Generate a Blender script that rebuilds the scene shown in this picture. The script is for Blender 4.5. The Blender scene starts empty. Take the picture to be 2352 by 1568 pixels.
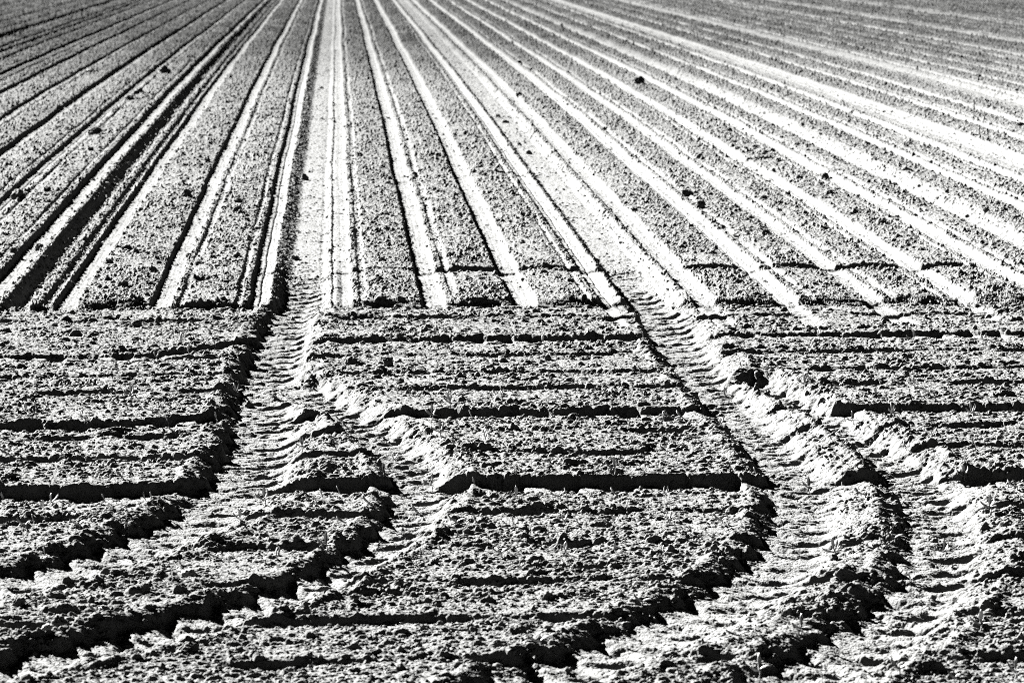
import bpy, math, random
import numpy as np
from concurrent.futures import ThreadPoolExecutor
from mathutils import Vector, Matrix, noise as mnoise

S = bpy.context.scene
COL = S.collection
R = math.radians

# ------------------------------------------------------------------ camera, sky, sun, exposure
EYE = 2.0
FPX = 100 / 36 * 2352          # 100 mm lens, in units of a picture 2352 wide
PITCH, YAW = R(8.7536), R(3.4887)
cam = bpy.data.cameras.new('camera')
cam.lens = 100
cam.sensor_width = 36
cam.clip_start = 0.1
cam.clip_end = 3000
cam.dof.use_dof = True
cam.dof.focus_distance = 11.5
cam.dof.aperture_fstop = 8.0
co = bpy.data.objects.new('camera', cam)
co.location = (0, 0, EYE)
co.rotation_euler = (R(90) - PITCH, 0, -YAW)
COL.objects.link(co)
S.camera = co

SUN_EL, SUN_AZ = R(27), R(-38)     # azimuth from +Y, clockwise: behind the field, to its left
w = bpy.data.worlds.new('World')
S.world = w
w.use_nodes = True
nt = w.node_tree
nt.nodes.clear()
sky = nt.nodes.new('ShaderNodeTexSky')
sky.sky_type = 'NISHITA'
sky.sun_disc = False
sky.sun_elevation = SUN_EL
sky.sun_rotation = SUN_AZ
sky.altitude = 40000
sky.air_density = 0.03
sky.dust_density = 0.0
sky.ozone_density = 1.0
bw = nt.nodes.new('ShaderNodeRGBToBW')      # the photograph is black and white
bg = nt.nodes.new('ShaderNodeBackground')
bg.inputs['Strength'].default_value = 0.05
out = nt.nodes.new('ShaderNodeOutputWorld')
nt.links.new(sky.outputs[0], bw.inputs[0])
nt.links.new(bw.outputs[0], bg.inputs[0])
nt.links.new(bg.outputs[0], out.inputs[0])

sun = bpy.data.lights.new('sun', 'SUN')
sun.energy = 5.0
sun.angle = R(0.5)
sun.color = (1, 1, 0.985)
so = bpy.data.objects.new('sun', sun)
sd = Vector((math.sin(SUN_AZ) * math.cos(SUN_EL), math.cos(SUN_AZ) * math.cos(SUN_EL), math.sin(SUN_EL)))
so.rotation_euler = sd.to_track_quat('Z', 'Y').to_euler()
so.location = sd * 60
COL.objects.link(so)

S.view_settings.view_transform = 'Standard'
S.view_settings.look = 'None'
S.view_settings.gamma = 1.0
S.view_settings.exposure = 5.5
S.cycles.use_denoising = False
S.cycles.filter_width = 0.9
S.cycles.max_bounces = 2
S.cycles.diffuse_bounces = 1

# ------------------------------------------------------------------ helpers
def at(px, py, z=0.0):
    """the point of the level z that is seen at (px, py) of the photograph, 2352 wide"""
    a, b = (px - 1176) / FPX, (784 - py) / FPX
    cp, sp = math.cos(PITCH), math.sin(PITCH)
    d = (a, cp + b * sp, -sp + b * cp)
    c, s = math.cos(-YAW), math.sin(-YAW)
    d = (c * d[0] - s * d[1], s * d[0] + c * d[1], d[2])
    t = (z - EYE) / d[2]
    return d[0] * t, d[1] * t

f32 = np.float32
_ang = np.arange(256) * (2 * np.pi / 256)
GC, GS = np.cos(_ang).astype(f32), np.sin(_ang).astype(f32)

def hsh(ix, iy, seed):
    n = ix.astype(np.int64) * 374761393 + iy.astype(np.int64) * 668265263 + seed * 362437
    n = n.astype(np.uint32)
    n = (n ^ (n >> np.uint32(13))) * np.uint32(1274126177)
    n = (n ^ (n >> np.uint32(15))) * np.uint32(2246822519)
    return n ^ (n >> np.uint32(16))

def gn(x, y, seed):
    """gradient noise, about -0.7 .. 0.7"""
    fx, fy = np.floor(x), np.floor(y)
    ix, iy = fx.astype(np.int32), fy.astype(np.int32)
    u, v = (x - fx).astype(f32), (y - fy).astype(f32)
    def c(di, dj):
        k = hsh(ix + di, iy + dj, seed) & np.uint32(255)
        return GC[k] * (u - di) + GS[k] * (v - dj)
    su, sv = u * u * u * (u * (u * 6 - 15) + 10), v * v * v * (v * (v * 6 - 15) + 10)
    a = c(0, 0); a = a + su * (c(1, 0) - a)
    b = c(0, 1); b = b + su * (c(1, 1) - b)
    return a + sv * (b - a)

def lumps(x, y, seed, dens, rmin, rmax):
    """heaps of round lumps, one at most per unit cell: the height of the highest, in cells"""
    fx, fy = np.floor(x), np.floor(y)
    ix, iy = fx.astype(np.int32), fy.astype(np.int32)
    u, v = (x - fx).astype(f32), (y - fy).astype(f32)
    best = np.zeros(x.shape, f32)
    for di in (-1, 0, 1):
        for dj in (-1, 0, 1):
            n = hsh(ix + di, iy + dj, seed)
            px = (n & np.uint32(1023)).astype(f32) * f32(1 / 1023)
            py = ((n >> np.uint32(10)) & np.uint32(1023)).astype(f32) * f32(1 / 1023)
            q = ((n >> np.uint32(20)) & np.uint32(1023)).astype(f32) * f32(1 / 1023)
            q = np.where(q < dens, q / dens, f32(-1))
            rr = np.where(q >= 0, rmin + (rmax - rmin) * q * q, f32(1e-3))
            dx, dy = u - di - px, v - dj - py
            d2 = (dx * dx + dy * dy) / (rr * rr)
            best = np.maximum(best, rr * np.sqrt(np.maximum(0, 1 - d2)))
    return best

def ss(t):
    t = np.clip(t, 0, 1)
    return t * t * (3 - 2 * t)

def groove(d, w, wl, wr):
    """1 on a floor of half width w, falling to 0 over wl to the left and wr to the right"""
    return ss((d + w + wl) / wl) * ss((w + wr - d) / wr)

def sgn_noise1(t, seed):
    return gn(t, np.full_like(t, seed * 7.31), seed)

# ------------------------------------------------------------------ the plan of the field
ROWS = {k: 0.452 * k for k in range(-40, 60)}
ROWS.update({-4: -1.80, -3: -1.385, -2: -0.915, -1: -0.42, 0: 0.0, 1: 0.46, 2: 0.915, 3: 1.36,
             4: 1.835, 5: 2.26, 6: 2.70, 7: 3.17})
EDGE = 14.22          # where the long rows end and the headland begins
#          x, half width, left wall, right wall, depth, how rough its floor is
WHEELS = [(-0.175, 0.075, 0.13, 0.08, 0.055, 0.35), (1.585, 0.085, 0.09, 0.08, 0.050, 0.35),
          (-1.61, 0.03, 0.06, 0.04, 0.068, 0.95), (-1.475, 0.012, 0.02, 0.02, 0.022, 0.8), (-3.93, 0.05, 0.10, 0.06, 0.085, 0.60),
          (-4.75, 0.035, 0.06, 0.05, 0.05, 0.60), (-5.45, 0.05, 0.09, 0.06, 0.07, 0.60),
          (-7.6, 0.05, 0.09, 0.06, 0.06, 0.60),
          (4.06, 0.05, 0.07, 0.12, 0.06, 0.35), (5.25, 0.09, 0.09, 0.10, 0.055, 0.35), (6.98, 0.09, 0.09, 0.10, 0.055, 0.35),
          (9.4, 0.07, 0.07, 0.10, 0.06, 0.35), (10.6, 0.09, 0.09, 0.10, 0.055, 0.35), (12.4, 0.09, 0.09, 0.10, 0.055, 0.35)]
HEAD_ROWS = [13.78, 12.62, 11.72, 10.72, 10.30, 9.24, 8.77, 8.28, 7.84, 7.38, 6.9]
#          y of the far rim, depth, floor, near ramp, lug pocket spacing, shift of the left end
TRENCH = [(9.87, 0.068, 0.10, 0.26, 0.185, -0.06), (11.2, 0.045, 0.07, 0.20, 0.18, -0.14),
          (12.19, 0.022, 0.03, 0.12, 0.16, 0.0), (13.17, 0.040, 0.06, 0.20, 0.145, -0.42)]

def track(left, right, far=None):
    """centre line and half width from the two rims of a tyre track, near end first"""
    l, r = np.array([at(*p) for p in left]), np.array([at(*p) for p in right])
    def res(p, n=60):
        d = np.r_[0, np.cumsum(np.hypot(*np.diff(p, axis=0).T))]
        t = np.linspace(0, d[-1], n)
        q = np.c_[np.interp(t, d, p[:, 0]), np.interp(t, d, p[:, 1])]
        for _ in range(14):
            q[1:-1] = 0.25 * q[:-2] + 0.5 * q[1:-1] + 0.25 * q[2:]
        return q
    l, r = res(l), res(r)
    c = 0.5 * (l + r)
    if far is not None:
        c = np.vstack([c, far])
        wd = np.r_[0.5 * np.hypot(*(l - r).T), [0.135] * len(far)]
    else:
        wd = 0.5 * np.hypot(*(l - r).T)
    return c, np.clip(wd, 0.11, 0.19)

TRACKS = []
# the track that leaves the wheel mark left of the middle row and curls away to the left
TRACKS.append(track(
    [(-160, 1350), (34, 1304), (137, 1280), (205, 1252), (308, 1218), (410, 1170), (480, 1112), (512, 1060), (530, 1000), (535, 940), (545, 880), (556, 820), (580, 760), (612, 705)],
    [(-160, 1410), (34, 1364), (171, 1340), (308, 1297), (410, 1262), (520, 1215), (600, 1165), (665, 1105), (692, 1040), (700, 980), (705, 910), (716, 840), (735, 765), (748, 705)],
    [(-0.19, 14.6), (-0.19, 15.2), (-0.19, 17), (-0.19, 20), (-0.19, 40)]))
# the track that leaves the wheel mark to the right and bends round to the bottom
TRACKS.append(track(
    [(900, 1640), (1101, 1552), (1254, 1502), (1340, 1472), (1442, 1424), (1527, 1383), (1634, 1330), (1692, 1292), (1733, 1245), (1756, 1197), (1762, 1146), (1740, 1065), (1680, 1000), (1615, 935), (1555, 865), (1500, 790), (1455, 715)],
    [(1180, 1640), (1380, 1560), (1459, 1529), (1593, 1482), (1690, 1447), (1787, 1400), (1872, 1348), (1932, 1292), (1965, 1248), (1978, 1197), (1982, 1140), (1945, 1070), (1870, 1000), (1780, 925), (1705, 850), (1650, 780), (1600, 705)],
    [(1.585, 14.6), (1.585, 15.2), (1.585, 17), (1.585, 20), (1.585, 40)]))
# the second pass: it crosses out of the first track and curls to the lower left
TRACKS.append(track(
    [(-160, 1540), (0, 1497), (102, 1474), (308, 1420), (427, 1389), (547, 1360), (649, 1329), (752, 1285), (830, 1232), (880, 1180), (893, 1120), (872, 1055), (830, 1010), (765, 965), (700, 925), (640, 880)],
    [(-160, 1610), (0, 1560), (150, 1530), (330, 1492), (480, 1458), (620, 1410), (760, 1355), (880, 1300), (980, 1240), (1045, 1180), (1066, 1115), (1055, 1060), (1010, 1010), (945, 965), (860, 915), (770, 868)]))
# and its twin on the right
TRACKS.append(track(
    [(1500, 1640), (1690, 1560), (1780, 1511), (1830, 1475), (1915, 1430), (1992, 1386), (2035, 1333), (2058, 1272), (2064, 1204), (2050, 1140), (2005, 1065), (1940, 1010), (1860, 960), (1770, 910), (1690, 860)],
    [(1800, 1640), (2000, 1560), (2128, 1490), (2205, 1424), (2264, 1345), (2299, 1272), (2304, 1204), (2275, 1150), (2225, 1095), (2150, 1040), (2060, 990), (1975, 950), (1880, 905), (1800, 855)]))
PITCHES = [0.175, 0.18, 0.19, 0.185]

def near_track(X, Y, trk, reach=0.35):
    """signed distance to the centre line over the half width, and the way along it"""
    c, wd = trk
    seg = np.hypot(*np.diff(c, axis=0).T)
    acc = np.r_[0, np.cumsum(seg)]
    best = np.full(X.shape, 9.0, f32); sg = np.full(X.shape, 9.0, f32); al = np.zeros(X.shape, f32); wv = np.full(X.shape, 0.15, f32)
    y0, y1, x0, x1 = Y.min() - reach, Y.max() + reach, X.min() - reach, X.max() + reach
    for i in range(len(seg)):
        (ax, ay), (bx, by) = c[i], c[i + 1]
        if max(ay, by) < y0 or min(ay, by) > y1 or max(ax, bx) < x0 or min(ax, bx) > x1:
            continue
        tx, ty = (bx - ax) / seg[i], (by - ay) / seg[i]
        t = np.clip((X - ax) * tx + (Y - ay) * ty, 0, seg[i])
        ex, ey = X - (ax + t * tx), Y - (ay + t * ty)
        d = np.hypot(ex, ey)
        m = d < best
        best = np.where(m, d, best)
        # across: to the right of the way up the field
        sg = np.where(m, np.where(ex * ty - ey * tx >= 0, d, -d), sg)
        al = np.where(m, acc[i] + t, al)
        wv = np.where(m, wd[i] + (wd[i + 1] - wd[i]) * t / seg[i], wv)
    return sg / wv, al

def height(X, Y):
    """height of the soil, and which piece of ground it is: 0 field, 1 headland, 2.. the tyre tracks"""
    X = X.astype(np.float64); Y = Y.astype(np.float64)
    X32, Y32 = X, Y
    base = -0.0095 * 0.5 * (np.sqrt((Y - 31) ** 2 + 64) + (Y - 31)) + 0.0095 * 0.5 * (np.sqrt(31 ** 2 + 64) - 31)
    base = base + 0.012 * gn(X / 1.9, Y / 1.7, 3)
    edge = EDGE + 0.11 * gn(X / 0.45, Y * 0 + 3.3, 5) + 0.06 * gn(X / 0.10, Y / 0.10, 6)
    fld = ss((Y - edge) / (0.05 + 0.12 * ss(0.5 + gn(X / 0.3, Y * 0 + 7, 7))) + 0.5)                      # 1 in the long rows
    ymin, ymax = Y.min(), Y.max()
    # ---- long rows
    hf = np.zeros(X.shape); smooth = np.zeros(X.shape)
    xw = X + 0.020 * gn(Y / 3.1, Y * 0 + 0.5, 11) + 0.010 * gn(Y / 0.55, X / 0.6, 12) * np.clip(1.2 - Y / 60, 0.2, 1)
    rag = 0.007 * gn(X / 0.03, Y / 0.05, 13)
    if ymax > EDGE - 0.8:
        xs = np.array([ROWS[k] for k in sorted(ROWS)])
        mid = 0.5 * (xs[1:] + xs[:-1])
        k = np.searchsorted(mid, xw)
        d = xw - xs[k] + rag
        kk = np.array(sorted(ROWS))[k]
        hk = (hsh(kk, kk * 0 + 5, 9) & np.uint32(255)).astype(f32) / 255
        w_ = 0.034 + 0.016 * hk
        g = ss((d + w_ + 0.018) / 0.018) * ss((w_ + 0.028 - d) / 0.028)
        dep = 0.021 + 0.013 * hk
        side = (groove(d - 0.105 - 0.02 * hk, 0.010, 0.012, 0.02) * (((kk * 7) % 5) < 3) * 0.014
                + groove(d + 0.095 + 0.03 * hk, 0.006, 0.010, 0.015) * (((kk * 3) % 4) < 2) * 0.012) * np.clip(0.8 + gn(X / 0.2, Y / 1.5, 14), 0.2, 1.2)
        slit = np.exp(-((d - 0.006) / 0.006) ** 2) * np.where((kk % 4 == 3) | (kk == 5), 0.009, 0.0015)
        mound = 0.006 * np.cos(np.clip(d / 0.45, -0.5, 0.5) * 2 * np.pi)
        hf = -mound - dep * g - slit * g - side
        smooth = np.maximum(g * (0.74 + 0.10 * ss(Y / 40 - 0.3)), side * 40)
        for x0, w0, wl, wr, dp, rf in WHEELS:
            g2 = groove(X + 0.5 * (xw - X) - x0 + 2 * rag, w0, wl, wr)
            hf = hf * (1 - 0.8 * g2) - dp * g2
            smooth = np.maximum(smooth * (1 - 0.5 * g2), g2 * (1 - rf))
        # the last crossing just inside the field, and a few stops of the drill
        for yc, xa, xb, dp in ((15.62, -0.5, 4.5, 0.032), (20.9, 0.35, 0.62, 0.03), (21.3, 0.9, 1.5, 0.022), (22.4, 3.1, 3.5, 0.03)):
            if ymin < yc + 0.4 and ymax > yc - 0.4:
                e = yc + 0.03 * gn(X / 0.4, Y * 0, 21) - Y
                on = ss((X - xa) / 0.1) * ss((xb - X) / 0.1) * ss(0.75 + 1.6 * gn(X / 0.5, Y * 0 + 9, 22)) * (1 - 0.8 * smooth)
                hf = hf - dp * on * ss(e / 0.03) * (1 - ss((e - 0.05) / 0.25))
        hf = hf + 0.017 + 0.008 * (1 - ss((Y - EDGE) / 0.5))
    # ---- headland
    hh = np.zeros(X.shape); fine_h = np.zeros(X.shape)
    if ymin < EDGE + 0.3:
        wob = 0.035 * gn(X / 0.9, Y * 0 + 1.7, 31) + 0.012 * gn(X / 0.16, Y / 0.5, 32)
        for i, y0 in enumerate(HEAD_ROWS):
            if ymin > y0 + 0.3 or ymax < y0 - 0.3:
                continue
            e = y0 + wob + 0.03 * gn(X / 0.4, Y * 0 + i, 33) + 0.022 * gn(X / 0.07, Y / 0.06, 30) + 0.010 * gn(X / 0.02, Y / 0.02, 29) - Y
            on = ss(0.5 + 1.7 * gn(X / 0.32, Y * 0 + i * 3.1, 34))
            hh = hh - 0.023 * on * ss((e + 0.02) / 0.016) * (1 - ss((e - 0.015) / 0.09)) + 0.007 * np.exp(-((e + 0.05) / 0.04) ** 2)
        for y0, dp, fl, ramp, pk, sh in TRENCH:
            if ymin > y0 + 0.4 or ymax < y0 - 0.9:
                continue
            ph = X / pk
            pock = ss(0.5 + 0.9 * np.sin(2 * np.pi * ph + 2.0 * gn(X / 0.8, Y * 0 + y0, 35)))
            pock = pock * ss(0.6 + 1.6 * gn(X / 0.4, Y * 0 + y0 + 4, 39))
            rim = y0 + wob * 0.7 + sh * ss((-0.35 - X) / 0.6) + 0.02 * pock * min(1.0, dp / 0.045)
            e = rim - Y + 0.026 * gn(X / 0.06, Y / 0.06, 36) + 0.008 * gn(X / 0.015, Y / 0.015, 40)
            shape = ss(e / 0.028) * (1 - ss((e - fl - 0.03 * pock) / ramp))
            var = np.clip(0.85 + 0.5 * gn(X / 0.7, Y * 0 + y0 * 2, 37), 0.3, 1.2) if dp < 0.06 else 1.0
            hh = hh - dp * var * (0.60 + 0.62 * pock) * shape
            fine_h = np.maximum(fine_h, ss(e / 0.02) * (1 - ss((e - 0.10) / 0.05)) * min(1, dp / 0.05) * 0.75)
        # ground just below the end of the rows lies lower
        hh = hh - 0.012 * ss((Y - 13.75) / 0.45)
        # remains of the drilled rows
        if ymax > 13.2:
            xs = np.array([ROWS[k] for k in sorted(ROWS)])
            k = np.searchsorted(0.5 * (xs[1:] + xs[:-1]), xw)
            g = groove(xw - xs[k] + rag, 0.035, 0.02, 0.04) * ss((Y - 13.35 - 0.4 * gn(X / 0.6, Y * 0, 38)) / 0.15) * (X > 1.2)
            hh = hh - 0.014 * g
            fine_h = np.maximum(fine_h, 0.7 * g)
    h = hf * fld + hh * (1 - fld)
    smooth = smooth * fld + fine_h * (1 - fld)
    what = np.where(Y > edge, 0, 1)
    # ---- soil texture: clods, crumbs and grains, drawn out along the headland's own rows
    sx = 0.88 - 0.32 * (1 - fld)
    wx, wy = 0.010 * gn(X / 0.035, Y / 0.03, 41), 0.010 * gn(X / 0.035, Y / 0.03, 42)
    qx, qy = X * sx + wx, Y + wy
    patch = np.clip(0.95 + 0.9 * gn(X / 0.45, Y / 0.3, 43) + 0.5 * gn(X / 0.15, Y / 0.12, 49), 0.35, 1.6)
    big = np.clip(1.0 + 0.5 * (8.9 - Y) * (Y < 8.9), 1, 1.7)
    far_k = 1.0 + 0.1 * fld + np.clip((Y - 16) / 13, 0, 4.0)
    patch = patch * (1 - 0.26 * fld) * (1 - (1 - fld) * (0.22 + 0.25 * ss(0.5 + 1.3 * gn(X / 0.5, Y / 0.11, 52))))
    rough = (0.056 * lumps(qx / 0.085, qy / 0.075, 44, 0.20, 0.10, 0.40) * big
             + 0.036 * lumps(qx / 0.030, qy / 0.026, 45, 0.40, 0.10, 0.50) * far_k
             + 0.020 * lumps((X * sx + 0.5 * wx) / 0.015, (Y + 0.5 * wy) / 0.013, 46, 0.55, 0.2, 0.60)
             + 0.0065 * gn(qx / 0.055, qy / 0.045, 47) * far_k + 0.0065 * gn(qx / 0.020, qy / 0.016, 48) * far_k
             + 0.0062 * gn(X * sx / 0.009, Y / 0.0075, 50))
    rough = rough + (1 - fld) * 0.008 * gn(X / 0.26, Y / 0.04, 51)
    # ---- tyre tracks press all of it flat
    trk_rough = 0
    if ymin < 40:
        for n, t in enumerate(TRACKS):
            s, al = near_track(X, Y, t)
            if np.abs(s).min() > 2.2:
                continue
            far = ss((Y - 14.6) / 2.0)                     # up the field the lugs are worn away
            ph = al / PITCHES[n]
            scal = 0.17 * np.sin(2 * np.pi * (ph + 0.5 * (s < 0))) * np.clip(0.55 + 1.3 * gn(X / 0.25, Y / 0.25, 58 + n), 0, 1.3) + 0.16 * gn(X / 0.07, Y / 0.07, 56 + n) + 0.10 * gn(X / 0.03, Y / 0.03, 60 + n) + 0.12 * gn(X / 0.3, Y / 0.3, 64 + n)
            a = np.abs(s) + scal * ss((np.abs(s) - 0.45) / 0.4)
            wallw = np.where(s < 0, 0.34, 0.85)
            m = ss((1.10 - a) / wallw)
            cl = 0.34 * np.abs(s) + 0.22 * s * s
            wig = 0.18 * gn(X / 0.12, Y / 0.12, 68 + n) + 0.05 * gn(X / 0.03, Y / 0.03, 69 + n)
            lug = 0
            for sgn, off, gain in ((1, 0.0, 1.0), (-1, 0.5, 0.8)):
                sq = s * sgn
                v = ph - (0.34 * sq + 0.22 * sq * np.abs(sq)) - off + wig
                bar = (0.5 + 0.5 * np.cos(2 * np.pi * v)) ** 3.5 - 0.35 * (0.5 + 0.5 * np.cos(2 * np.pi * (v - 0.17))) ** 3
                on = np.clip(0.8 + 1.2 * gn(X / 0.25, Y / 0.25, 72 + n + 3 * sgn), 0.2, 1.2)
                lug = lug - 0.024 * gain * bar * on * ss((sq + 0.40) / 0.45) * ss((1.25 - sq) / 0.3)
            deep = 0.036 + 0.020 * ss((Y - 8.6) / 1.6)
            floor = -deep + 0.012 * s * s + lug + 0.007 * gn(s / 0.40, al / 0.022, 76) + 0.004 * gn(s / 0.2, al / 0.009, 75)
            if n == 3:
                floor = floor + 0.010 * gn(X / 0.08, Y / 0.07, 77)
            berm = 0.016 * np.exp(-((np.abs(s) - 1.28) / 0.16) ** 2) * (0.6 + gn(X / 0.12, Y / 0.12, 78))
            mm = m * (1 - far)
            h = h * (1 - mm) + floor * mm + berm * (1 - far) * (1 - m)
            keep = (0.86 if n != 3 else 0.75) * (1 - np.where(s < 0, 0.75, 0.5) * ss((np.abs(s) - 0.62) / 0.3))
            smooth = np.maximum(smooth * (1 - mm * 0.6), keep * mm)
            what = np.where((a < 1.02) & (Y < edge), 2 + n, what)
    rough_amp = (1 - smooth) * patch + 0.06
    z = base + h + rough * rough_amp + 0.0022 * gn(X / 0.007, Y / 0.006, 80) + 0.0016 * gn(X / 0.016, Y / 0.010, 81)
    # stirred soil darker than pressed crust; shade painted in colour dims the far field
    far_shade = ss((Y + 4 * gn(X / 6, Y / 9, 90) - 15) / 34)
    tone_shade = 1 - (0.08 + 0.52 * far_shade) * (1 - 0.8 * np.clip(smooth, 0, 1)) * (1 + 0.3 * gn(X / 0.8, Y / 1.4, 91)) - 0.16 * far_shade
    return z, what, smooth, tone_shade

def heights(X, Y):
    """height() in slices on all cores; X, Y are 2-D (rows of equal distance)"""
    n = max(1, int(60000 // X.shape[1]))
    cuts = list(range(0, X.shape[0], n))
    with ThreadPoolExecutor(4) as ex:
        r = list(ex.map(lambda i: height(X[i:i + n], Y[i:i + n]), cuts))
    return tuple(np.concatenate([q[j] for q in r]) for j in (0, 1, 3))

def h_at(xs, ys):
    xs, ys = np.atleast_1d(np.asarray(xs, float)), np.atleast_1d(np.asarray(ys, float))
    o = np.argsort(ys)
    z = np.empty(len(xs)); wt = np.empty(len(xs), int); sm = np.empty(len(xs))
    for i in range(0, len(xs), 4000):
        j = o[i:i + 4000]
        z[j], wt[j], sm[j], _ = height(xs[j], ys[j])
    return z, wt, sm

# ------------------------------------------------------------------ materials
def soil_material(name, lo, hi, fine=0.9, painted_shade=False):
    m = bpy.data.materials.new(name)
    m.use_nodes = True
    n, l = m.node_tree.nodes, m.node_tree.links
    b = n['Principled BSDF']
    b.inputs['Roughness'].default_value = 0.95
    b.inputs['Specular IOR Level'].default_value = 0.0
    geo = n.new('ShaderNodeNewGeometry')
    t1 = n.new('ShaderNodeTexNoise'); t1.inputs['Scale'].default_value = 1.3; t1.inputs['Detail'].default_value = 8; t1.inputs['Roughness'].default_value = 0.7
    t2 = n.new('ShaderNodeTexNoise'); t2.inputs['Scale'].default_value = 190; t2.inputs['Detail'].default_value = 4
    mix = n.new('ShaderNodeMath'); mix.operation = 'MULTIPLY_ADD'; mix.inputs[1].default_value = 0.6
    ramp = n.new('ShaderNodeValToRGB')
    ramp.color_ramp.elements[0].position = 0.3; ramp.color_ramp.elements[0].color = (lo, lo, lo * 0.99, 1)
    ramp.color_ramp.elements[1].position = 0.75; ramp.color_ramp.elements[1].color = (hi, hi, hi * 0.99, 1)
    half = n.new('ShaderNodeMath'); half.operation = 'MULTIPLY'; half.inputs[1].default_value = 0.4
    l.new(geo.outputs['Position'], t1.inputs['Vector']); l.new(geo.outputs['Position'], t2.inputs['Vector'])
    l.new(t2.outputs[0], half.inputs[0])
    l.new(t1.outputs[0], mix.inputs[0]); l.new(half.outputs[0], mix.inputs[2])
    l.new(mix.outputs[0], ramp.inputs[0]); 
    if painted_shade:
        at_ = n.new('ShaderNodeAttribute'); at_.attribute_name = 'tone_shade'  # soil tone with the painted distance shade, multiplied into the base colour
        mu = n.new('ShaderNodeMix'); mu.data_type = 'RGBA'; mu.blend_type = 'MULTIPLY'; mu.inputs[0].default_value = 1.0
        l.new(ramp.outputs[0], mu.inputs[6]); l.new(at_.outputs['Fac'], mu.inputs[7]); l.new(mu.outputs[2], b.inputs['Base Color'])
    else:
        l.new(ramp.outputs[0], b.inputs['Base Color'])
    bp = n.new('ShaderNodeBump'); bp.inputs['Strength'].default_value = fine; bp.inputs['Distance'].default_value = 0.004
    l.new(t2.outputs[0], bp.inputs['Height']); l.new(bp.outputs[0], b.inputs['Normal'])
    return m

def leaf_material(name, c, tr):
    m = bpy.data.materials.new(name)
    m.use_nodes = True
    n, l = m.node_tree.nodes, m.node_tree.links
    n.remove(n['Principled BSDF'])
    o = n['Material Output']
    d = n.new('ShaderNodeBsdfPrincipled'); d.inputs['Roughness'].default_value = 0.45
    t = n.new('ShaderNodeBsdfTranslucent')
    tx = n.new('ShaderNodeTexNoise'); tx.inputs['Scale'].default_value = 160
    rp = n.new('ShaderNodeValToRGB')
    rp.color_ramp.elements[0].position = 0.35; rp.color_ramp.elements[0].color = (c * .8,) * 3 + (1,)
    rp.color_ramp.elements[1].position = 0.7; rp.color_ramp.elements[1].color = (c * 1.15,) * 3 + (1,)
    l.new(tx.outputs[0], rp.inputs[0])
    l.new(rp.outputs[0], d.inputs['Base Color']); l.new(rp.outputs[0], t.inputs['Color'])
    x = n.new('ShaderNodeMixShader'); x.inputs[0].default_value = tr
    l.new(d.outputs[0], x.inputs[1]); l.new(t.outputs[0], x.inputs[2]); l.new(x.outputs[0], o.inputs[0])
    return m

SOIL = soil_material('soil_far_shade', 0.028, 0.046, painted_shade=True)
CLOD = soil_material('clod_soil', 0.026, 0.042)
PALE = soil_material('pale_stone', 0.07, 0.10, 0.25)
LEAF = leaf_material('seedling_leaf', 0.10, 0.45)
STEM = leaf_material('seedling_stem', 0.07, 0.25)

def mesh_np(name, V, Q, mat, smooth=True):
    """a mesh from arrays: V n x 3, Q m x k"""
    me = bpy.data.meshes.new(name)
    k = Q.shape[1]
    me.vertices.add(len(V)); me.loops.add(Q.size); me.polygons.add(len(Q))
    me.vertices.foreach_set('co', np.ascontiguousarray(V, f32).ravel())
    me.loops.foreach_set('vertex_index', np.ascontiguousarray(Q, np.int32).ravel())
    me.polygons.foreach_set('loop_start', np.arange(0, Q.size, k, dtype=np.int32))
    me.polygons.foreach_set('use_smooth', np.full(len(Q), smooth))
    me.update(calc_edges=True)
    me.materials.append(mat)
    return me

def link(name, me, parent=None, **props):
    o = bpy.data.objects.new(name, me)
    COL.objects.link(o)
    if parent is not None:
        o.parent = parent
    for a, b in props.items():
        o[a] = b
    return o

# ------------------------------------------------------------------ the ground
def steps(a, b, rate):
    n = int(math.log(b / a) / rate)
    return a * np.exp(np.linspace(0, math.log(b / a), n, endpoint=False))
NEAR = 6.85
DX = 0.72 / 2844
ys = np.concatenate([np.linspace(-4, NEAR, 160, endpoint=False), steps(NEAR, 20, DX * 1.5), steps(20, 75, DX * 2.1), steps(75, 600, 0.012)])
core = np.arange(-0.135, 0.262, DX)
g1 = core[-1] + np.cumsum(DX * 1.06 ** np.arange(1, 105)); g1 = g1[g1 < 3]
g0 = core[0] - np.cumsum(DX * 1.06 ** np.arange(1, 105)); g0 = g0[g0 > -3]
us = np.concatenate([g0[::-1], core, g1])
Yg = np.repeat(ys[:, None], len(us), 1)
Xg = us[None, :] * np.maximum(Yg, 6.0)
Z, what, tone_shade = heights(Xg, Yg)
nr, nc = Z.shape
print('ground grid', nr, nc, nr * nc)
V = np.stack([Xg, Yg, Z], -1).reshape(-1, 3).astype(f32)
tone_shade = np.clip(tone_shade, 0.1, 1).reshape(-1).astype(f32)
del Xg, Yg, Z
i = (np.arange(nr - 1, dtype=np.int32)[:, None] * nc + np.arange(nc - 1, dtype=np.int32)[None, :]).ravel()
Q = np.stack([i, i + 1, i + nc + 1, i + nc], -1)
fw = what.reshape(-1)[i]
names = ['field', 'headland', 'tyre_track', 'tyre_track', 'tyre_track', 'tyre_track']
labels = ['ploughed field of long drilled rows running away behind the headland', 'cloddy headland drilled crosswise in front of the long rows',
          'lugged tyre track from the left wheel mark curling off to the lower left', 'lugged tyre track from the right wheel mark curling down to the lower middle',
          'lugged tyre track crossing out of the left track below the middle', 'crumbled tyre track outermost on the right side']
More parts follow.
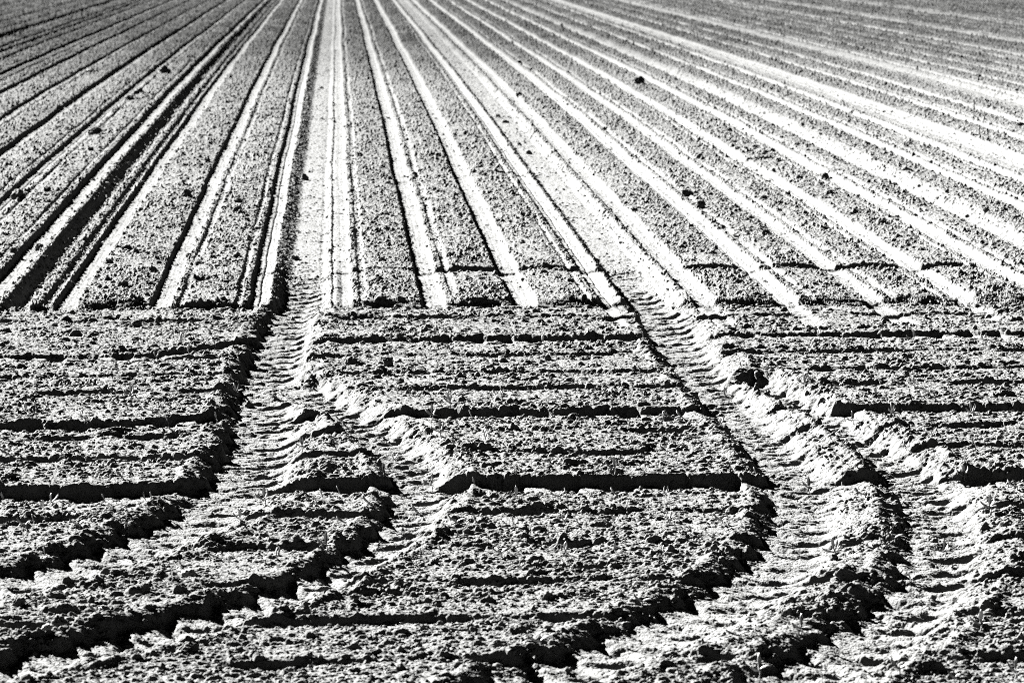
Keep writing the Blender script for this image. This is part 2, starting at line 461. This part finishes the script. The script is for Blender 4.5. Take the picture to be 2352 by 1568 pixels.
for k in range(6):
    q = Q[fw == k]
    used = np.zeros(len(V), bool); used[q.ravel()] = True
    remap = np.cumsum(used, dtype=np.int32) - 1
    me = mesh_np(names[k], V[used], remap[q], SOIL)
    me.attributes.new('tone_shade', 'FLOAT', 'POINT').data.foreach_set('value', tone_shade[used])
    link(names[k], me, kind='structure', label=labels[k])
del V, Q, i, fw

# ------------------------------------------------------------------ where things stand, for their labels
def sides(x, y):
    """the signed distance to each tyre track, in half widths"""
    return [float(near_track(np.array([[x]]), np.array([[y]]), t, 9.0)[0][0, 0]) for t in TRACKS]

TR = ['left tyre track', 'second tyre track', 'right tyre track', 'outer tyre track']
def place(x, y, wt):
    if y > 14.25:
        band = 'in the long rows' if y < 16.2 else 'far up the long rows' if y > 22 else 'midway up the long rows'
        k = 'left of the deep furrow' if x < -1.62 else 'by the left wheel mark' if x < -0.05 else 'between the wheel marks' if x < 1.58 else 'by the right wheel mark' if x < 2.4 else 'at the far right' if x > 3.9 else 'right of the wheel marks'
        if -1.62 <= x < -0.45:
            k = 'beside the deep furrow'
        return band + ' ' + k
    band = ('below the long rows' if y > 13.2 else 'below the upper trench' if y > 12.2 else 'above the middle trench' if y > 11.25 else
            'along the middle trench' if y > 10.8 else 'above the deep trench' if y > 9.9 else 'at the deep trench' if y > 9.45 else
            'below the deep trench' if y > 8.75 else 'near the bottom' if y > 8.0 else 'at the very bottom')
    s = sides(x, y)
    if wt >= 2:
        return band + ' inside the ' + TR[wt - 2]
    for i, n in ((0, 'left of the left track'), (1, 'between the left tracks'), (2, 'between the middle tracks'), (3, 'between the right tracks')):
        if s[i] < 0:
            return band + ' ' + n
    return band + ' right of every track'

ORD = ['first', 'second', 'third', 'fourth', 'fifth', 'sixth', 'seventh', 'eighth', 'ninth', 'tenth', 'eleventh', 'twelfth', 'thirteenth', 'fourteenth', 'fifteenth', 'sixteenth']
def settle(rows):
    """rows: (object, label, x): like labels are told apart by their order from the left"""
    by = {}
    for o, lab, x in rows:
        by.setdefault(lab, []).append((x, o))
    for lab, l in by.items():
        l.sort(key=lambda q: q[0])
        for i, (x, o) in enumerate(l):
            if len(l) == 1:
                o['label'] = lab
            elif i == 0:
                o['label'] = lab + ', leftmost'
            elif i == len(l) - 1:
                o['label'] = lab + ', rightmost'
            else:
                o['label'] = lab + ', ' + ORD[min(i, 15)] + ' from left'

# tiles the things were read off from: their corner in the full photograph
TILES = [(0, 0), (1350, 0), (2696, 0), (0, 900), (1350, 900), (2696, 900), (0, 1800), (1350, 1800), (2696, 1800)]
def spot(tile, zx, zy):
    """a place on the soil from a place in a tile (1400 pixels shown 2352 wide)"""
    ox, oy = TILES[tile]
    px, py = (zx / 1.68 + ox) / 1.7415, (zy / 1.68 + oy) / 1.7415
    z = 0.0
    for _ in range(3):
        x, y = at(px, py, z)
        zz, wt, sm = h_at(x, y)
        z = 0.5 * z + 0.5 * float(zz[0])
    return x, y, float(zz[0]), int(wt[0])

# ------------------------------------------------------------------ clods
def ico(sub):
    import bmesh
    bm = bmesh.new()
    bmesh.ops.create_icosphere(bm, subdivisions=sub, radius=1.0)
    V = np.array([v.co[:] for v in bm.verts], f32)
    F = np.array([[v.index for v in f.verts] for f in bm.faces], np.int32)
    bm.free()
    return V, F
def clod_mesh(name, seed, mat, flat=0.75, jag=0.38):
    V, F = ico(4)
    out = []
    off = Vector((seed * 3.7, seed * 1.3, seed * 2.1))
    for v in V:
        p = Vector(v)
        r = 1 + jag * mnoise.noise(p * 1.3 + off) + 0.24 * mnoise.noise(p * 2.9 + off) + 0.16 * mnoise.noise(p * 6.5 + off) + 0.09 * mnoise.noise(p * 14 + off)
        q = p * r
        q.z *= flat
        out.append(q[:])
    return mesh_np(name, np.array(out, f32), F, mat)

CLOD_AT = {
 0: [(640, 890, 40), (125, 1320, 45), (930, 620, 30), (870, 660, 25), (1110, 480, 32), (620, 470, 30), (950, 1130, 15), (1250, 1310, 30), (1600, 1350, 25), (1600, 1420, 25), (1640, 1220, 15), (1250, 910, 12), (720, 1235, 15, 1), (1390, 1080, 20), (1870, 755, 12), (1750, 635, 14), (2050, 1190, 25), (2160, 580, 12), (2245, 810, 12), (1920, 1028, 8), (280, 1165, 20), (610, 1010, 14)],
 1: [(1305, 460, 14), (1225, 420, 12), (1220, 635, 20), (1655, 515, 14), (2030, 555, 30), (1130, 808, 18), (1080, 775, 15), (1285, 1020, 18), (1220, 965, 15), (920, 995, 18), (960, 1150, 20), (970, 1215, 12), (520, 1180, 18), (1165, 1300, 20), (90, 1280, 20), (345, 605, 12), (320, 460, 12), (2330, 1300, 25), (1790, 865, 16), (1885, 825, 12), (1600, 890, 14), (790, 1310, 18), (150, 1045, 18), (80, 1040, 14), (2310, 855, 14), (2255, 685, 12), (1215, 1270, 15), (860, 890, 20), (105, 1540, 20), (330, 1545, 20)],
 2: [(1200, 738, 20), (2330, 840, 28), (80, 1305, 38), (180, 1390, 25), (325, 1525, 18), (240, 1480, 15), (1010, 1180, 28), (840, 1200, 20), (700, 1085, 20), (1035, 1300, 28), (1090, 1270, 12), (1555, 1140, 18), (2170, 1370, 20), (2100, 1420, 18), (2210, 1410, 20), (170, 1060, 20), (235, 1060, 14), (660, 1010, 14), (540, 990, 14), (305, 860, 14), (370, 880, 16), (1500, 1450, 14), (850, 1345, 14), (1970, 1445, 16), (1390, 1500, 26), (600, 1330, 20), (1930, 385, 14), (2080, 545, 16), (2300, 610, 16), (1560, 255, 12), (1480, 1225, 16)],
 3: [(90, 180, 20), (300, 225, 18), (360, 225, 18), (265, 150, 32), (850, 160, 28), (730, 245, 22), (1050, 230, 20), (830, 410, 28), (720, 375, 12), (990, 300, 12), (910, 185, 20), (1270, 210, 18), (1980, 213, 25), (1240, 420, 20), (900, 435, 14), (580, 455, 16), (920, 660, 25), (30, 710, 14), (1420, 1210, 25), (1675, 1190, 25), (1035, 645, 12)],
 4: [(90, 915, 33), (340, 935, 25), (410, 915, 18), (1415, 895, 18), (1110, 905, 22), (1720, 870, 16), (2110, 885, 14), (420, 1050, 20), (850, 1060, 18), (980, 1075, 14), (1480, 1050, 14), (1590, 1110, 12), (130, 200, 14), (1930, 1360, 16), (1385, 1370, 20), (90, 1360, 20), (1445, 1350, 12), (2220, 1360, 14)],
 5: [(1030, 180, 20), (620, 60, 20), (300, 25, 12), (1615, 405, 12), (2020, 690, 16), (705, 930, 14), (900, 1130, 18), (1015, 935, 14), (1610, 1385, 14), (1860, 1365, 12), (2180, 1440, 25), (1300, 190, 10), (410, 60, 12), (1290, 360, 10)],
 6: [(780, 815, 40), (815, 855, 20), (1075, 845, 38), (1270, 830, 42, 1), (1330, 800, 20), (560, 440, 25), (635, 415, 15), (390, 435, 12), (755, 400, 18), (310, 455, 14), (375, 380, 16), (190, 95, 18), (65, 160, 25), (1165, 165, 14), (665, 145, 12), (610, 110, 12), (740, 900, 20), (970, 940, 25), (125, 1010, 35), (235, 1005, 16), (320, 1215, 30, 1), (110, 1240, 35), (405, 1160, 58), (700, 1365, 20), (1930, 570, 22), (1990, 600, 22), (1810, 645, 14), (1740, 670, 14), (2165, 640, 14), (1435, 890, 25), (950, 600, 14, 1), (2080, 1375, 18), (840, 1460, 20), (500, 950, 16)],
 7: [(660, 740, 18), (1080, 870, 18), (1020, 865, 12), (1160, 935, 25), (1400, 985, 35), (670, 1030, 25), (410, 900, 28), (330, 915, 20), (255, 980, 14), (560, 765, 20), (950, 775, 16), (840, 765, 20), (690, 1170, 20), (890, 1180, 18), (380, 1320, 25), (420, 1345, 25), (245, 1400, 18), (240, 1455, 12), (420, 1460, 25), (700, 1405, 22), (120, 1010, 30), (1310, 840, 14), (1720, 975, 20), (1890, 970, 25), (1830, 850, 14), (1270, 1190, 20), (1850, 380, 16), (2260, 390, 18), (1690, 100, 14), (870, 540, 20), (1210, 555, 14), (1335, 1060, 12), (1550, 1480, 20)],
 8: [(370, 400, 22), (100, 540, 18), (325, 575, 12), (1090, 850, 30), (1060, 910, 16), (1140, 880, 12), (760, 1090, 30), (850, 1080, 20), (960, 1120, 25), (1050, 1120, 25), (1680, 1090, 25), (1695, 1030, 20), (1735, 975, 18), (1805, 995, 14), (1750, 580, 25), (330, 745, 30), (2250, 1110, 25), (2240, 1330, 35), (1920, 1340, 20), (1960, 1440, 25), (1330, 860, 14), (250, 1470, 14), (430, 1385, 12), (265, 1310, 12), (1720, 320, 20), (1680, 95, 14), (1610, 150, 16), (1390, 995, 16), (100, 1305, 15)]}
rnd = random.Random(7)
KINDS = [('rounded', 0.85, 0.25), ('jagged', 0.95, 0.55), ('flat', 0.55, 0.40), ('pointed', 1.15, 0.50)]
MESHES = {n: [clod_mesh('soil_clod', 11 * k + i, CLOD, f, j) for i in range(3)] for k, (n, f, j) in enumerate(KINDS)}
STONE = [clod_mesh('stone', 90 + i, PALE, 0.7, 0.2) for i in range(2)]
rows = []
for tile, lst in CLOD_AT.items():
    for c in lst:
        x, y, z, wt = spot(tile, c[0], c[1] + 0.4 * c[2])
        r = 1.12 * c[2] / 1.68 * y / (FPX * 1.7415)
        if len(c) > 3:
            o = link('stone', STONE[len(rows) % 2], category='stone', group='pale stones lying in the soil')
            look = 'pale smooth stone'
        else:
            kn = KINDS[rnd.randrange(4)][0]
            o = link('soil_clod', MESHES[kn][rnd.randrange(3)], category='clod', group='loose clods on the soil')
            size = 'large' if r > 0.017 else 'small' if r < 0.010 else 'mid-sized'
            look = size + ' ' + kn + ' clod'
        o.location = (x, y, z + 0.35 * r)
        o.rotation_euler = (rnd.uniform(-.3, .3), rnd.uniform(-.3, .3), rnd.uniform(0, 6.28))
        o.scale = (r * rnd.uniform(.95, 1.25), r * rnd.uniform(.85, 1.1), r * rnd.uniform(.85, 1.15))
        rows.append((o, look + ' ' + place(x, y, wt), x / y))
settle(rows)

# ------------------------------------------------------------------ crumbs: nobody could count them
rg = np.random.default_rng(5)
N = 46000
yy = 7.0 * (30 / 7.0) ** rg.random(N)
xx = (rg.random(N) * 0.385 - 0.13) * yy
z, wt, sm = h_at(xx, yy)
keep = rg.random(N) < np.where(sm > 0.5, 0.10, 0.9 - 0.5 * sm)
xx, yy, z = xx[keep], yy[keep], z[keep]
n = len(xx)
V0, F0 = ico(1)
rr = 0.0028 * np.exp(rg.normal(0, 0.5, n)) * np.clip(yy / 11, 0.9, 2.2)
rr = np.clip(rr, 0.0015, 0.014)
ang = rg.random(n) * 6.28
jit = 1 + 0.30 * rg.normal(0, 1, (n, len(V0), 1)).clip(-1.3, 1.3)
P = V0[None] * jit * np.array([1.15, 0.95, 0.85]) * rr[:, None, None]
ca, sa = np.cos(ang)[:, None], np.sin(ang)[:, None]
P = np.stack([P[..., 0] * ca - P[..., 1] * sa + xx[:, None], P[..., 0] * sa + P[..., 1] * ca + yy[:, None], P[..., 2] + (z + 0.45 * rr)[:, None]], -1)
FF = F0[None] + (np.arange(n) * len(V0))[:, None, None]
link('soil_crumbs', mesh_np('soil_crumbs', P.reshape(-1, 3), FF.reshape(-1, 3), CLOD, False), kind='stuff', label='loose soil crumbs strewn over the field and the headland', category='soil crumbs')

# ------------------------------------------------------------------ beet seedlings
def leaf_mesh(L, W, cup, bend, tip):
    """a leaf along +Y from its stalk, its face to +Z, bent up by bend"""
    nu, nv = 9, 5
    V, F = [], []
    for a in range(nu + 1):
        t = a / nu
        wdt = W * (0.10 + 0.9 * math.sin(min(1.0, max(0.0, (t - 0.16) / 0.84)) ** tip * math.pi) ** 0.75) if t > 0.16 else W * 0.12
        if a == nu:
            wdt = W * 0.05
        th = bend * t * t
        for b in range(nv):
            c = (b / (nv - 1) - 0.5) * 2
            V.append((c * wdt, L * t * math.cos(th * 0.7), L * t * math.sin(th * 0.7) + cup * W * c * c - 0.15 * W * (1 - abs(c)) * (b == 2)))
    for a in range(nu):
        for b in range(nv - 1):
            i = a * nv + b
            F.append((i, i + 1, i + nv + 1, i + nv))
    n0 = len(V)
    V += [(p[0], p[1], p[2] - 0.0007) for p in V]          # a real thickness
    F += [tuple(n0 + q for q in reversed(f)) for f in F]
    for a in range(nu):
        for i in (a * nv, a * nv + nv - 1):
            F.append((i, i + nv, i + nv + n0, i + n0))
    me = mesh_np('leaf', np.array(V, f32), np.array(F, np.int32), LEAF)
    return me
def stem_mesh(H):
    V, F = [], []
    for a in range(4):
        t = a / 3
        for b in range(6):
            p = b / 6 * 2 * math.pi
            rr = 0.0022 - 0.0006 * t
            V.append((rr * math.cos(p) + 0.003 * math.sin(t * 2), rr * math.sin(p), -0.008 + (H + 0.008) * t))
    for a in range(3):
        for b in range(6):
            F.append((a * 6 + b, a * 6 + (b + 1) % 6, a * 6 + 6 + (b + 1) % 6, a * 6 + 6 + b))
    return mesh_np('stem', np.array(V, f32), np.array(F, np.int32), STEM)
NARROW = [leaf_mesh(0.036, 0.0048, 0.5, 0.5, 0.9), leaf_mesh(0.042, 0.0052, 0.6, 0.2, 1.0), leaf_mesh(0.032, 0.0045, 0.4, -0.5, 0.95)]
BROAD = [leaf_mesh(0.036, 0.0085, 0.35, 0.35, 0.85), leaf_mesh(0.030, 0.0080, 0.25, -0.4, 0.9)]
STEMS = [stem_mesh(0.012), stem_mesh(0.022)]

# looks: u two narrow upright leaves, s two leaves spread wide, b one broad leaf, h one upright blade, r four leaves, w withered
SEED_AT = {
 3: [(120, 90, 'h'), (650, 95, 'h'), (340, 140, 'u'), (680, 125, 's'), (245, 275, 'h'), (820, 275, 'u'), (970, 345, 'u'), (970, 685, 'b'), (510, 740, 'u'), (740, 740, 'b'), (1215, 785, 'u'), (1600, 690, 'h'), (700, 830, 's'), (995, 815, 'h'), (1445, 805, 'h'), (465, 875, 'h'), (1265, 885, 'u'), (1050, 890, 'u'), (275, 940, 'b'), (1590, 1125, 'r'), (245, 1130, 'b'), (775, 1135, 's'), (880, 1180, 'r'), (1105, 1170, 'b'), (25, 1190, 'b'), (175, 1255, 'b'), (240, 1255, 'h'), (1090, 1260, 'h'), (1020, 1265, 's'), (545, 1350, 'u'), (200, 1352, 'b'), (245, 1355, 'h'), (865, 1338, 's'), (1455, 1335, 'h'), (1130, 1335, 'h'), (1175, 1388, 's'), (505, 1470, 'b'), (70, 1555, 's'), (2030, 1520, 'r'), (2280, 700, 'u'), (1170, 560, 'h'), (520, 410, 's')],
 4: [(490, 270, 'h'), (505, 395, 'u'), (15, 708, 'b'), (360, 785, 'r'), (660, 750, 'u'), (755, 848, 's'), (1380, 795, 'u'), (1265, 635, 'h'), (1455, 675, 'h'), (1990, 615, 'u'), (2055, 770, 'h'), (1935, 840, 'h'), (120, 1080, 'u'), (340, 1088, 'b'), (545, 945, 'h'), (1015, 935, 'h'), (490, 1150, 'b'), (522, 1145, 'h'), (1060, 1145, 'b'), (1100, 1150, 'u'), (1135, 1078, 's'), (1380, 1080, 'b'), (1430, 1070, 'h'), (1620, 1080, 'u'), (1905, 1070, 'h'), (1315, 1140, 's'), (2135, 1070, 'h'), (1815, 1145, 's'), (2050, 1145, 'b'), (755, 1250, 'r'), (635, 1315, 'r'), (30, 1315, 's'), (905, 1318, 'h'), (690, 1430, 'r'), (990, 1445, 'u'), (1310, 1425, 's'), (1405, 1475, 'h'), (1960, 1530, 'u'), (1560, 1530, 'b'), (2190, 1318, 'u'), (2260, 1318, 's'), (2220, 1545, 's')],
 5: [(995, 505, 'u'), (795, 655, 'h'), (1250, 660, 'h'), (2090, 630, 'u'), (2120, 390, 'u'), (2065, 285, 'h'), (970, 765, 'u'), (1170, 785, 'b'), (1610, 800, 'r'), (2075, 785, 'u'), (405, 840, 'b'), (905, 855, 'u'), (1360, 860, 'b'), (450, 955, 'b'), (875, 1075, 'r'), (908, 1065, 'h'), (1110, 1080, 's'), (1150, 1080, 'h'), (1390, 1078, 'h'), (1610, 1105, 'r'), (1845, 1080, 'h'), (340, 1140, 'r'), (1355, 1140, 'b'), (1860, 1145, 'u'), (1190, 1220, 's'), (1440, 1208, 'b'), (1200, 1350, 'r'), (1470, 1300, 'r'), (1715, 1310, 'b'), (2000, 1310, 'r'), (60, 1312, 's'), (315, 1355, 'u'), (540, 1520, 'u'), (1165, 1535, 'h'), (1555, 1530, 'u'), (2230, 1400, 'h'), (2300, 870, 'w')],
 6: [(60, 45, 's'), (430, 45, 'h'), (825, 192, 's'), (885, 188, 'h'), (25, 380, 'h'), (290, 380, 'b'), (345, 370, 'u'), (705, 352, 'h'), (975, 350, 'b'), (1020, 345, 'h'), (1775, 368, 'r'), (1840, 358, 'b'), (1865, 235, 'w'), (2280, 280, 'h'), (2120, 355, 'b'), (2170, 345, 'h'), (620, 475, 'w'), (170, 528, 's'), (225, 500, 'h'), (530, 520, 's'), (855, 540, 'u'), (1610, 510, 'r'), (285, 740, 's'), (305, 735, 'h'), (2190, 725, 'r'), (1445, 742, 's'), (1860, 735, 'u'), (2320, 505, 's'), (290, 1060, 'h'), (640, 1100, 's')],
 7: [(305, 225, 'r'), (215, 382, 's'), (630, 245, 'r'), (380, 72, 'u'), (545, 425, 's'), (925, 270, 'h'), (1200, 345, 'r'), (1490, 332, 's'), (1540, 328, 'h'), (1690, 302, 'w'), (1885, 325, 's'), (2205, 315, 'u'), (1860, 155, 'r'), (1640, 22, 's'), (1190, 520, 'u'), (1520, 505, 'u'), (1800, 505, 'b'), (1860, 505, 'u'), (2225, 500, 'u'), (800, 500, 's'), (650, 722, 'b'), (697, 715, 'h'), (1100, 722, 's'), (1510, 720, 'h'), (1530, 705, 'u'), (1865, 715, 'h'), (2195, 705, 'u'), (460, 1160, 'w'), (1360, 1312, 's'), (2045, 1040, 's'), (405, 565, 'w')],
 8: [(355, 345, 'h'), (425, 358, 'w'), (320, 498, 's'), (730, 530, 'h'), (905, 258, 'r'), (550, 140, 'h'), (1265, 138, 'b'), (1175, 188, 'w'), (1280, 322, 's'), (1945, 128, 'r'), (2120, 440, 'r'), (1600, 232, 'u'), (1600, 362, 's'), (1720, 520, 'w'), (1815, 705, 'r'), (1590, 872, 'u'), (1075, 725, 'r'), (1400, 668, 'h'), (1480, 625, 's'), (850, 1245, 'r'), (430, 1278, 's'), (570, 1530, 'r'), (1510, 1512, 's'), (1890, 1550, 's'), (2290, 1535, 'r'), (2300, 268, 's'), (2055, 1220, 'r'), (160, 1540, 'h'), (1340, 425, 'w')]}
LOOK = {'u': 'narrow two-leaf seedling', 's': 'spread two-leaf seedling', 'b': 'broad one-leaf seedling', 'h': 'upright one-blade seedling', 'r': 'four-leaf seedling', 'w': 'wilted bent seedling'}
GRP = 'beet seedlings scattered over the headland'
rows = []
for tile, lst in SEED_AT.items():
    for zx, zy, kind in lst:
        x, y, z, wt = spot(tile, zx, zy)
        root = bpy.data.objects.new('seedling', None)
        root.empty_display_size = 0.02
        COL.objects.link(root)
        sc = rnd.uniform(0.7, 1.0) * (1.15 if kind in 'rs' else 0.8 if kind == 'h' else 1.0)
        root.location = (x, y, z)
        root.rotation_euler = (0, 0, rnd.uniform(-0.5, 0.5))
        root.scale = (sc, sc, sc)
        root['category'] = 'seedling'; root['group'] = GRP
        st = STEMS[1 if kind in 'rh' else 0]
        H = 0.020 if kind in 'rh' else 0.010
        o = link('stem', st, root)
        o.rotation_euler = (rnd.uniform(-.15, .15), rnd.uniform(-.15, .15), 0)
        def leaf(me, turn, lift, size=1.0, hz=H):
            q = link('leaf', me, root)
            q.rotation_euler = (lift, 0, turn)
            q.location = (0, 0, hz)
            q.scale = (size, size, size)
        j = lambda v: v + rnd.uniform(-0.25, 0.25)
        if kind == 'u':
            leaf(NARROW[0], j(1.2), j(1.1)); leaf(NARROW[rnd.randrange(2)], j(-1.2), j(0.95))
        elif kind == 's':
            leaf(BROAD[0], j(1.5), j(0.35)); leaf(NARROW[2], j(-1.4), j(0.6))
        elif kind == 'b':
            leaf(BROAD[rnd.randrange(2)], j(2.4), j(0.9), 0.9)
        elif kind == 'h':
            leaf(NARROW[1], j(0.9), j(1.0), 1.0)
        elif kind == 'r':
            leaf(NARROW[1], j(0.3), j(1.25)); leaf(NARROW[0], j(-1.0), j(1.0)); leaf(BROAD[0], j(1.8), j(0.35)); leaf(NARROW[2], j(-1.9), j(0.45))
        else:
            leaf(NARROW[2], j(1.6), j(0.9), 0.8); leaf(NARROW[2], j(-2.2), j(0.5), 0.7)
        rows.append((root, LOOK[kind] + ' ' + place(x, y, wt), x / y))
settle(rows)
